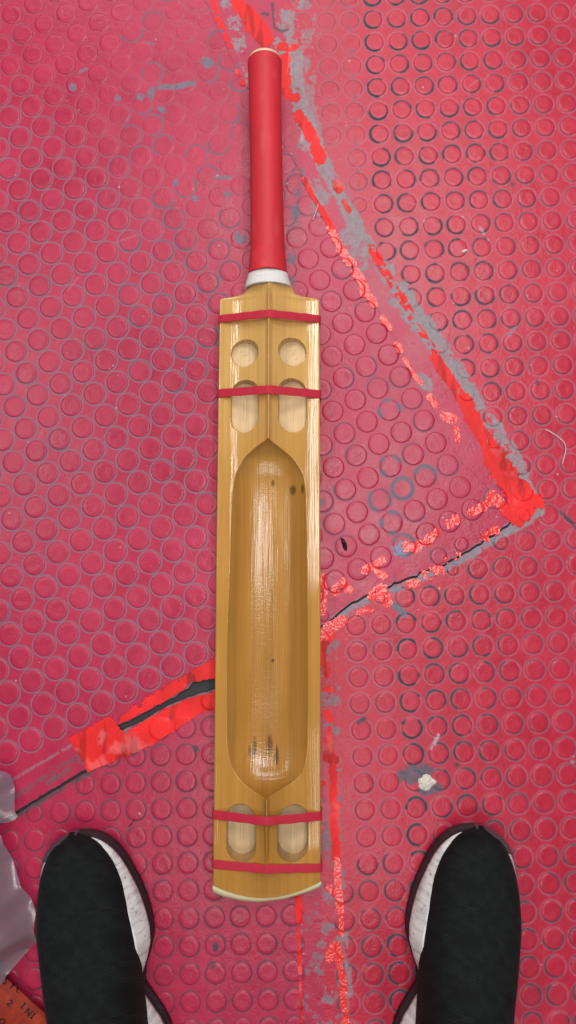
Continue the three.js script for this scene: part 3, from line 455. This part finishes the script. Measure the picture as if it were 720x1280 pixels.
// four flat red elastic bands: stretched from ridge to edges, down the sides
const bandTex = (() => { const N = 64, b = new Uint8Array(N * N * 4); for (let j = 0; j < N; j++) for (let i = 0; i < N; i++) { const v = 255 * (0.5 + 0.25 * Math.sin(i * 0.785) + 0.25 * Math.sin(j * 0.785 + (i >> 3))); b.set([v, v, v, 255], (j * N + i) * 4); } const t = dataTexture(b, N, N, false, true); t.repeat.set(14, 2); return t; })();
const bandMat = new THREE.MeshPhysicalMaterial({ color: new THREE.Color().setRGB(0.52, 0.012, 0.040), roughness: 0.6, bumpMap: bandTex, bumpScale: 0.00025, sheen: 0.4, sheenRoughness: 0.4, sheenColor: new THREE.Color(0.9, 0.3, 0.35) });
for (const [l, m, r, w] of [[[275, 398.8], [337, 392.2], [399, 398.8], 10], [[274, 491.6], [336, 487.2], [400, 492.6], 10.6], [[266.5, 1018.3], [329.5, 1026], [401, 1020.2], 10.6], [[266.5, 1080.3], [330.5, 1086], [401, 1085.2], 10.4]]) {
  const zm = onBat(m[0], m[1], 0.052)[1], yr = gable(0, zm) + 0.0010, [xm, zr] = onBat(m[0], m[1], yr), [xl, zl] = onBat(...l, 0.032), [xr, zR] = onBat(...r, 0.032), hw = halfWidth(zl) + 0.0008, hw2 = halfWidth(zR) + 0.0008, el = table(edgeRows, zl), ww = w / 2 * PX * 0.95;
  const path = [[-hw + 0.014, 0.0006, zl + 0.001], [-hw, 0.0012, zl + 0.001], [-hw - 0.0003, el * 0.5, zl + 0.0005], [-hw - 0.0002, el - 0.001, zl], [-hw + 0.0008, el + 0.0006, zl]];
  for (let k = 1; k <= 14; k++) path.push([lerp(-hw + 0.0008, -0.0025, k / 14), lerp(el + 0.0006, yr - 0.0008, k / 14) + 0.0002 * Math.sin(k * 1.7), lerp(zl, zr, k / 14)]);
  path.push([0, yr, zr]);
  for (let k = 0; k <= 14; k++) path.push([lerp(0.0025, hw2 - 0.0008, k / 14), lerp(yr - 0.0008, el + 0.0006, k / 14) + 0.0002 * Math.sin(k * 2.1), lerp(zr, zR, k / 14)]);
  path.push([hw2 + 0.0002, el - 0.001, zR], [hw2 + 0.0003, el * 0.5, zR + 0.0005], [hw2, 0.0012, zR + 0.001], [hw2 - 0.014, 0.0006, zR + 0.001]);
  for (const p of path) if (Math.abs(p[0]) < halfWidth(zl) - 0.003 && p[1] > 0.01) p[1] = Math.max(p[1], gable(p[0], p[2]) + 0.0009, gable(p[0], p[2] - ww) + 0.0009, gable(p[0], p[2] + ww) + 0.0009);
  const pos = [], uv = [], idx = [], th = 0.0005, n = path.length; let run = 0;
  for (let i = 0; i < n; i++) {
    const a = path[Math.max(0, i - 1)], b = path[Math.min(n - 1, i + 1)], tx = b[0] - a[0], ty = b[1] - a[1], q = Math.hypot(tx, ty), nx = -ty / q * th, ny = tx / q * th, [x, y, z] = path[i]; if (i) run += Math.hypot(x - path[i - 1][0], y - path[i - 1][1]);
    const wv = ww * (1 + 0.05 * Math.sin(i * 1.3));
    for (const [o, s] of [[1, -0.85], [0.2, -1], [-1, -0.95], [-1, 0.95], [0.2, 1], [1, 0.85]]) { pos.push(x + nx * o, y + ny * o, z + wv * s); uv.push(run / 0.13, s * 0.5 + 0.5); }
  }
  for (let i = 0; i + 1 < n; i++) for (let s = 0; s < 6; s++) { const a = i * 6 + s, b = i * 6 + (s + 1) % 6, c = a + 6, d = b + 6; idx.push(a, b, c, b, d, c); }
  const g = new THREE.BufferGeometry(); g.setAttribute('position', new THREE.Float32BufferAttribute(pos, 3)); g.setAttribute('uv', new THREE.Float32BufferAttribute(uv, 2)); g.setIndex(idx); g.computeVertexNormals();
  mesh('band', g, bandMat, bat);
}

// ---------------------------------------------------------------- the two shoes, worn, toes pointing away from the viewer
const soleRows = [[0, 0.002, 0.002], [0.004, 0.016, 0.016], [0.014, 0.030, 0.030], [0.03, 0.040, 0.0405], [0.055, 0.047, 0.0495], [0.08, 0.050, 0.0555], [0.105, 0.051, 0.0575], [0.125, 0.0495, 0.0545], [0.146, 0.046, 0.0425], [0.164, 0.0435, 0.0370], [0.178, 0.043, 0.0430], [0.193, 0.043, 0.0500], [0.215, 0.044, 0.0550], [0.245, 0.043, 0.0540], [0.27, 0.037, 0.0460], [0.287, 0.027, 0.0300], [0.296, 0.014, 0.0140], [0.30, 0.002, 0.002]];  // z, lateral, medial
const upperRows = [[-0.001, 0.002, 0.006], [0.006, 0.0185, 0.016], [0.018, 0.029, 0.024], [0.035, 0.0375, 0.030], [0.06, 0.0440, 0.037], [0.09, 0.0475, 0.045], [0.12, 0.0475, 0.056], [0.15, 0.0455, 0.070], [0.18, 0.043, 0.086], [0.22, 0.040, 0.098], [0.26, 0.037, 0.096], [0.285, 0.028, 0.08], [0.302, 0.004, 0.05]];  // z, half width, height over the midsole
const knit = (() => { const N = 256, b = new Uint8Array(N * N * 4); for (let j = 0; j < N; j++) for (let i = 0; i < N; i++) { const s = Math.sin(i * Math.PI / 8) * Math.sin(j * Math.PI / 8 + (Math.floor(i / 16) % 2) * Math.PI / 2), v = 255 * (0.5 + 0.35 * s + 0.15 * (noise(i / 3, j / 3, 4) - 0.5)); b.set([v, v, v, 255], (j * N + i) * 4); } return dataTexture(b, N, N, false, true); })();
const upperMap = (() => { const N = 256, b = new Uint8Array(N * N * 4); for (let j = 0; j < N; j++) for (let i = 0; i < N; i++) { const n = fbm(i / 50, j / 50, 7, 4), f = noise(i / 2, j / 2, 2), kn = Math.max(0, Math.sin(i * Math.PI / 8) * Math.sin(j * Math.PI / 8 + (Math.floor(i / 16) % 2) * Math.PI / 2)), v = 0.003 + 0.003 * smooth(0.3, 0.9, n) + 0.002 * f + 0.016 * kn * kn * smooth(0.42, 0.7, n); b.set([enc(v * 0.82), enc(v * 1.02), enc(v * 1.1), 255], (j * N + i) * 4); } return dataTexture(b, N, N, true, true); })();
const knitMat = new THREE.MeshPhysicalMaterial({ map: upperMap, roughness: 0.85, bumpMap: knit, bumpScale: 0.0005, sheen: 0.08, sheenRoughness: 0.6, sheenColor: new THREE.Color(0.5, 0.55, 0.6) }); knitMat.specularIntensity = 0.5;
const soleTex = (() => { const N = 256, b = new Uint8Array(N * N * 4); for (let j = 0; j < N; j++) for (let i = 0; i < N; i++) { const d = smooth(0.68, 0.85, fbm(i / 9, j / 26, 12, 4)), e = smooth(0.5, 0.8, fbm(i / 40, j / 40, 14, 3)) * 0.22, v = 0.74 * (1 - 0.62 * d - e - 0.25 * smooth(0.45, 0.75, fbm(i / 5, j / 60, 33, 3))); b.set([enc(v), enc(v), enc(v * 0.98), 255], (j * N + i) * 4); } return dataTexture(b, N, N, true, true); })();
const midsoleMat = new THREE.MeshPhysicalMaterial({ map: soleTex, roughness: 0.4 });
const outsoleMat = new THREE.MeshPhysicalMaterial({ color: new THREE.Color().setRGB(0.012, 0.013, 0.016), roughness: 0.45, bumpMap: gripTex, bumpScale: 0.0008 });
const clearMat = new THREE.MeshPhysicalMaterial({ color: new THREE.Color().setRGB(0.06, 0.065, 0.08), roughness: 0.28 });
function stack(rings, m) {                                         // closed outlines one above the other: ring = [outward offset lateral, medial, height(z)]
  const ns = 64, P = [];
  for (let i = 0; i < ns; i++) { const a = i / ns; const med = a < 0.5, q = med ? a * 2 : (1 - a) * 2, z = 0.30 * (0.5 - 0.5 * Math.cos(q * Math.PI)); P.push([z, med]); }
  const pos = [], uv = [], idx = [];
  rings.forEach(([ol, om, hy], k) => P.forEach(([z, med], i) => {
    const w = Math.max(0, table(soleRows, z, med ? 2 : 1) + (med ? om : ol)), sh = (z < 0.02 ? -1 : z > 0.28 ? 1 : 0) * (Math.min(ol, om)) * (z < 0.02 ? 1 - z / 0.02 : (z - 0.28) / 0.02);
    pos.push((med ? 1 : -1) * w * m, hy(z, med), z + sh); uv.push(i / ns * 6, k / rings.length);
  }));
  const R = rings.length; for (let k = 0; k + 1 < R; k++) for (let i = 0; i < ns; i++) { const j = (i + 1) % ns, a = k * ns + i, b = k * ns + j, c = a + ns, d = b + ns; idx.push(...(m > 0 ? [a, c, b, b, c, d] : [a, b, c, b, d, c])); }
  for (const [k, up] of [[0, false], [R - 1, true]]) { pos.push(0, rings[k][2](0.15, true), 0.15); uv.push(0, 0); const c = pos.length / 3 - 1; for (let i = 0; i < ns; i++) { const a = k * ns + i, b = k * ns + (i + 1) % ns; idx.push(...(up === m > 0 ? [c, a, b] : [c, b, a])); } }
  const g = new THREE.BufferGeometry(); g.setAttribute('position', new THREE.Float32BufferAttribute(pos, 3)); g.setAttribute('uv', new THREE.Float32BufferAttribute(uv, 2)); g.setIndex(idx); g.computeVertexNormals(); return g;
}
function upperGeometry(m) {
  const N = 112, mc = new MarchingCubes(N, new THREE.MeshBasicMaterial(), false, false, 400000), S = 0.19, cx = 0, cy = 0.135, cz = 0.155;
  const cap = (x, y, z, a, b, ra, rb) => { const d = [b[0] - a[0], b[1] - a[1], b[2] - a[2]], l = d[0] ** 2 + d[1] ** 2 + d[2] ** 2, t = clamp(((x - a[0]) * d[0] + (y - a[1]) * d[1] + (z - a[2]) * d[2]) / l); return Math.hypot(x - a[0] - t * d[0], y - a[1] - t * d[1], z - a[2] - t * d[2]) - lerp(ra, rb, t); };
  for (let k = 0; k < N; k++) for (let j = 0; j < N; j++) for (let i = 0; i < N; i++) {
    const x = (i - N / 2) / (N / 2) * S + cx, y = (j - N / 2) / (N / 2) * S + cy, z = (k - N / 2) / (N / 2) * S + cz;
    const zz = clamp(z, 0, 0.30), w = table(upperRows, zz, 1), h = table(upperRows, zz, 2), yb = 0.030, mid = -0.0020 * m * smooth(0.02, 0.1, zz) ;
    const ex = Math.abs(x - mid) / Math.max(0.004, w), ey = Math.abs(y - yb) / Math.max(0.004, y > yb ? h : 0.014);
    const over = z < 0 ? -z : z > 0.30 ? z - 0.30 : 0, f = (Math.pow(ex ** 2.3 + ey ** (y > yb ? 2.0 : 2.3), 1 / 2.3) - 1) * Math.min(w, h + 0.005, 0.045) + over;
    const leg = cap(x, y, z, [0, 0.07, 0.222], [0, 0.25, 0.236], 0.043, 0.048) , q = clamp(0.5 + 0.5 * (leg - f) / 0.03);
    mc.field[k * N * N + j * N + i] = -(lerp(leg, f, q) - 0.03 * q * (1 - q));
  }
  mc.isolation = 0; mc.update();
  const n = mc.count, src = mc.positionArray; let g = new THREE.BufferGeometry(); const pos = new Float32Array(n * 3);
  for (let i = 0; i < n; i++) { pos[i * 3] = src[i * 3] * S + cx; pos[i * 3 + 1] = src[i * 3 + 1] * S + cy; pos[i * 3 + 2] = src[i * 3 + 2] * S + cz; }
  g.setAttribute('position', new THREE.BufferAttribute(pos, 3)); g = mergeVertices(g, 1e-5); g.computeVertexNormals();
  const uv = new Float32Array(g.attributes.position.count * 2); for (let i = 0; i < uv.length / 2; i++) { uv[i * 2] = g.attributes.position.getX(i) / 0.05; uv[i * 2 + 1] = (g.attributes.position.getZ(i) + 0.6 * g.attributes.position.getY(i)) / 0.05; } g.setAttribute('uv', new THREE.BufferAttribute(uv, 2));
  return g;
}
for (const [px, py, turn, m, label] of [[96, 1037, 12.5, 1, 'left black knitted slip-on shoe with white midsole, beside the plastic bag'], [596, 1029, -9, -1, 'right black knitted slip-on shoe with white midsole, on the worn right floor sheet']]) {
  const [x, z] = at(px, py, 0.012), shoe = base('sock_shoe', x, 0.0014, z, turn * Math.PI / 180); tag(shoe, label, 'shoe');
  const lift = (zz) => 0.009 * smooth(0.05, 0, zz);
  mesh('outsole', stack([[-0.006, -0.006, (zz) => 0.35 * lift(zz)], [-0.001, 0.0005, (zz) => 0.002 + 0.5 * lift(zz)], [0.001, 0.0000, (zz) => 0.006 + 0.8 * lift(zz)], [0.001, 0.0002, (zz) => 0.013 + lift(zz)], [-0.001, -0.0016, (zz) => 0.0165 + 1.1 * lift(zz)], [-0.004, -0.004, (zz) => 0.0168 + 1.1 * lift(zz)]], m), outsoleMat, shoe);
  const top = (zz, med) => 0.036 + 0.006 * smooth(0.17, 0.25, zz) + (med ? 0.004 * smooth(0.02, 0.08, zz) : 0) - 0.010 * smooth(0.035, 0.0, zz);
  mesh('midsole', stack([[-0.005, -0.006, (zz) => 0.015 + lift(zz) * 0.6], [-0.0015, -0.0010, (zz) => 0.0174 + lift(zz) * 0.6], [-0.0008, -0.0008, (zz) => 0.022 + lift(zz) * 0.5], [-0.0030, -0.0042, (zz, d) => lerp(0.022, top(zz, d), 0.45) + lift(zz) * 0.3], [-0.0042, -0.0100, (zz, d) => lerp(0.022, top(zz, d), 0.85)], [-0.0050, -0.0115, (zz, d) => top(zz, d)], [-0.009, -0.0150, (zz, d) => top(zz, d) - 0.001]], m), midsoleMat, shoe).userData.label = 'scuffed white midsole';
  mesh('upper', upperGeometry(m), knitMat, shoe);
  // grey rubber bumper round the toe
  const pos = [], idx = [], n = 28; for (let i = 0; i <= n; i++) { const a = i / n * 1.2 - 1, zz = 0.0005 + (a < 0 ? 0.026 : 0.006) * Math.abs(a) ** 1.9, w = table(soleRows, zz, a * 1 > 0 ? 2 : 1), up = 1 - Math.abs(a) ** 3; for (const [o, y] of [[0.0012, 0.012], [0.0016, 0.024], [-0.0005, 0.031], [-0.006, 0.0345]]) pos.push(Math.sign(a) * Math.max(0, w + o * 0.6) * m, 0.004 + lerp(0.016, y, up), zz - o * up * 1.2); }
  for (let i = 0; i < n; i++) for (let s = 0; s < 3; s++) { const a = i * 4 + s; idx.push(a, a + 1, a + 4, a + 1, a + 5, a + 4); }
  const g = new THREE.BufferGeometry(); g.setAttribute('position', new THREE.Float32BufferAttribute(pos, 3)); g.setIndex(idx); g.computeVertexNormals(); mesh('toe_bumper', g, clearMat, shoe);
}

// ---------------------------------------------------------------- at the left edge: a crumpled clear bag and a printed orange packet
{
  const outline = world([[-130, 940], [-20, 962], [4, 964], [11, 969], [12, 990], [18, 1006], [25, 1021], [12, 1026], [-8, 1028], [2, 1046], [14, 1078], [28, 1112], [43, 1142], [42, 1164], [45, 1180], [28, 1198], [12, 1214], [2, 1230], [-40, 1250], [-130, 1260]], 0.02), edgeLine = [...outline, outline[0]];
  const fold = (x, z) => { let f = 0; for (const [a, b, w, s] of [[1.0, 0.1, 0.047, 1], [2.2, 0.3, 0.061, 2], [0.3, 0.7, 0.083, 3]]) { const q = (x * Math.cos(a) + z * Math.sin(a)) / w + 1.1 * fbm(x * 14, z * 14, s * 7, 2) + b; f += Math.abs(2 * (q - Math.floor(q)) - 1) * w * 0.16; } return f; };
  const m = film('plastic_bag', 'crumpled translucent greyish plastic bag at the left edge beside the left shoe', 'plastic bag', (x, z) => lineDistance(edgeLine, x, z) * (inPoly(outline, x, z) ? 1 : -1), boxOf(outline, 0.003), 0.003,
    (x, z) => { const d = inPoly(outline, x, z) ? lineDistance(edgeLine, x, z) : 0; return 0.005 + 0.016 * smooth(0, 0.03, d) + fold(x, z); },
    new THREE.MeshPhysicalMaterial({ color: new THREE.Color().setRGB(0.52, 0.42, 0.50), roughness: 0.24, transmission: 0.72, thickness: 0, side: THREE.DoubleSide }), null, 0);
}
{
  const cv = document.createElement('canvas'); cv.width = 512; cv.height = 512; const c = cv.getContext('2d');
  c.fillStyle = '#8a2410'; c.fillRect(0, 0, 512, 512);
  const r = mulberry(9); for (let k = 0; k < 300; k++) { c.fillStyle = r() < 0.5 ? 'rgba(225,90,40,0.12)' : 'rgba(120,25,15,0.12)'; c.beginPath(); c.ellipse(r() * 512, r() * 512, 6 + r() * 40, 4 + r() * 16, r() * 3, 0, 6.28); c.fill(); }
  const [ox, oz] = at(-43, 1291, 0.02), ang = -40 * Math.PI / 180;                  // the print, by where each character stands on the packet
  c.fillStyle = '#0a0504'; c.textAlign = 'center';
  for (const [ch, px, py, size] of [['S', 3, 1233, 24], ['Y', 11, 1239, 24], ['C', 19, 1244, 24], ['2', 10, 1257, 26], ['I', 26, 1262, 24], ['N', 33, 1270, 26], ['I', 38, 1275, 24], ['O', 2, 1278, 26]]) {
    const [x, z] = at(px, py, 0.022), lx = (x - ox) * Math.cos(ang) - (z - oz) * Math.sin(ang), lzz = (x - ox) * Math.sin(ang) + (z - oz) * Math.cos(ang);
    c.font = `bold ${size + 6}px sans-serif`; c.fillText(ch, (lx / 0.16 + 0.5) * 512, (lzz / 0.12 + 0.5) * 512 + size * 0.35);
  }
  const t = new THREE.CanvasTexture(cv); t.colorSpace = THREE.SRGBColorSpace;
  const g = new THREE.BoxGeometry(0.16, 0.02, 0.12, 40, 6, 30), p = g.attributes.position;
  for (let i = 0; i < p.count; i++) { const x = p.getX(i), y = p.getY(i), z = p.getZ(i), e = Math.max(0, 1 - (Math.abs(x) / 0.08) ** 4) * Math.max(0, 1 - (Math.abs(z) / 0.06) ** 4); p.setY(i, y * (0.12 + 0.9 * e) + 0.0016 * (fbm(x * 90 + 5, z * 90 + 5, 3, 3) - 0.5) * (y > 0 ? 1 : 0)); }
  g.computeVertexNormals();
  const uv = g.attributes.uv; for (let i = 0; i < p.count; i++) uv.setXY(i, p.getX(i) / 0.16 + 0.5, 0.5 - p.getZ(i) / 0.12);
  const packet = mesh('packet', g, new THREE.MeshPhysicalMaterial({ map: t, roughness: 0.6, specularIntensity: 0.5 }), scene), [x, z] = at(-43, 1291, 0.02);
  packet.position.set(x, 0.012, z); packet.rotation.y = -40 * Math.PI / 180; tag(packet, 'orange packet with black printed letters in the bottom left corner', 'packet');
}

// ---------------------------------------------------------------- litter on the floor
function scrap(name, label, category, px, py, wPx, hPx, turn, color, roughness, seed, height = 0.002) {
  const g = new THREE.BufferGeometry(), n = 18, R = 5, pos = [], idx = [], [cx, cz] = at(px, py), y0 = floorHeight(cx, cz);
  pos.push(0, height, 0);
  for (let k = 1; k <= R; k++) for (let i = 0; i < n; i++) { const a = i / n * 6.2832, q = k / R, e = 0.72 + 0.5 * noise(Math.cos(a) * 1.7 + seed, Math.sin(a) * 1.7, seed), x = Math.cos(a) * q * e * wPx / 2 * PX, z = Math.sin(a) * q * e * hPx / 2 * PX; pos.push(x, (k === R ? 0.0003 : 0.0006) + height * (1 - q * q) * (0.55 + 0.9 * noise(x * 700, z * 700, seed + 3)), z); }
  for (let i = 0; i < n; i++) { const j = (i + 1) % n; idx.push(0, 1 + j, 1 + i); for (let k = 0; k + 1 < R; k++) { const a = 1 + k * n, b = a + n; idx.push(a + i, a + j, b + j, a + i, b + j, b + i); } }
  g.setAttribute('position', new THREE.Float32BufferAttribute(pos, 3)); g.setIndex(idx); const f = g.toNonIndexed(); f.computeVertexNormals();
  const m = mesh(name, f, new THREE.MeshStandardMaterial({ color: new THREE.Color().setRGB(...color), roughness }), scene); m.position.set(cx, y0 + 0.0002, cz); m.rotation.y = turn; return tag(m, label, category);
}
scrap('paint_flake', 'crumpled off-white flake in a dark worn spot above the right shoe', 'flake', 533, 978, 25, 18, 0.15, [0.62, 0.60, 0.52], 0.7, 5, 0.0035);
scrap('paper_scrap', 'tiny white paper scrap on the right floor sheet, upper right', 'paper scrap', 580, 314.5, 8, 4, 0.4, [0.75, 0.73, 0.72], 0.8, 8, 0.0015);
scrap('seed_husk', 'small black seed husk just right of the bat, above the crack', 'husk', 430, 680, 6.5, 20, 0.35, [0.008, 0.012, 0.010], 0.3, 3, 0.003);
function fibre(name, label, category, pts, r, color) {
  const v = pts.map(([x, y, h]) => { const [a, b] = at(x, y); return new THREE.Vector3(a, floorHeight(a, b) + r + (h ?? 0.0006), b); });
  return tag(mesh(name, new THREE.TubeGeometry(new THREE.CatmullRomCurve3(v), 48, r, 6), new THREE.MeshStandardMaterial({ color: new THREE.Color().setRGB(...color), roughness: 0.6 }), scene), label, category);
}
fibre('thread', 'curled pale thread near the right edge, above the seam corner', 'thread', [[681, 537], [688, 541, 0.0015], [697, 547, 0.002], [704, 555, 0.0025], [706, 564, 0.002], [704, 571, 0.0015], [702, 580]], 0.00045, [0.70, 0.55, 0.57]);
fibre('hair', 'short dark hair on the floor right of the left shoe toe', 'hair', [[161, 1033], [166, 1028, 0.002], [169, 1023]], 0.0004, [0.03, 0.03, 0.03]);
fibre('hair', 'short pale hair slanting beside the strip, right of the bat handle', 'hair', [[391, 276], [394, 268, 0.002], [398, 256]], 0.0005, [0.55, 0.40, 0.42]);

// ---------------------------------------------------------------- ceiling lamps (outside the picture), each a glowing panel with its light
for (const [x, y, z, w, l, turn, radiance, which] of LAMPS) {
  const o = base('ceiling_lamp', x, y, z, turn); tag(o, `white ceiling lamp high above the floor, ${which}`, 'lamp');
  mesh('housing', new RoundedBoxGeometry(w + 0.03, 0.04, l + 0.03, 2, 0.008).translate(0, 0.024, 0), new THREE.MeshStandardMaterial({ color: 0xdddddd, roughness: 0.5 }), o);
  mesh('diffuser', new THREE.PlaneGeometry(w, l).rotateX(Math.PI / 2), new THREE.MeshStandardMaterial({ color: 0xffffff, emissive: 0xffffff, emissiveIntensity: 1 }), o);
  const light = new THREE.RectAreaLight(new THREE.Color(1, 0.97, 0.94), radiance, w, l); light.position.set(0, -0.004, 0); light.rotation.x = -Math.PI / 2; o.add(light);
}
renderer.render(scene, camera);
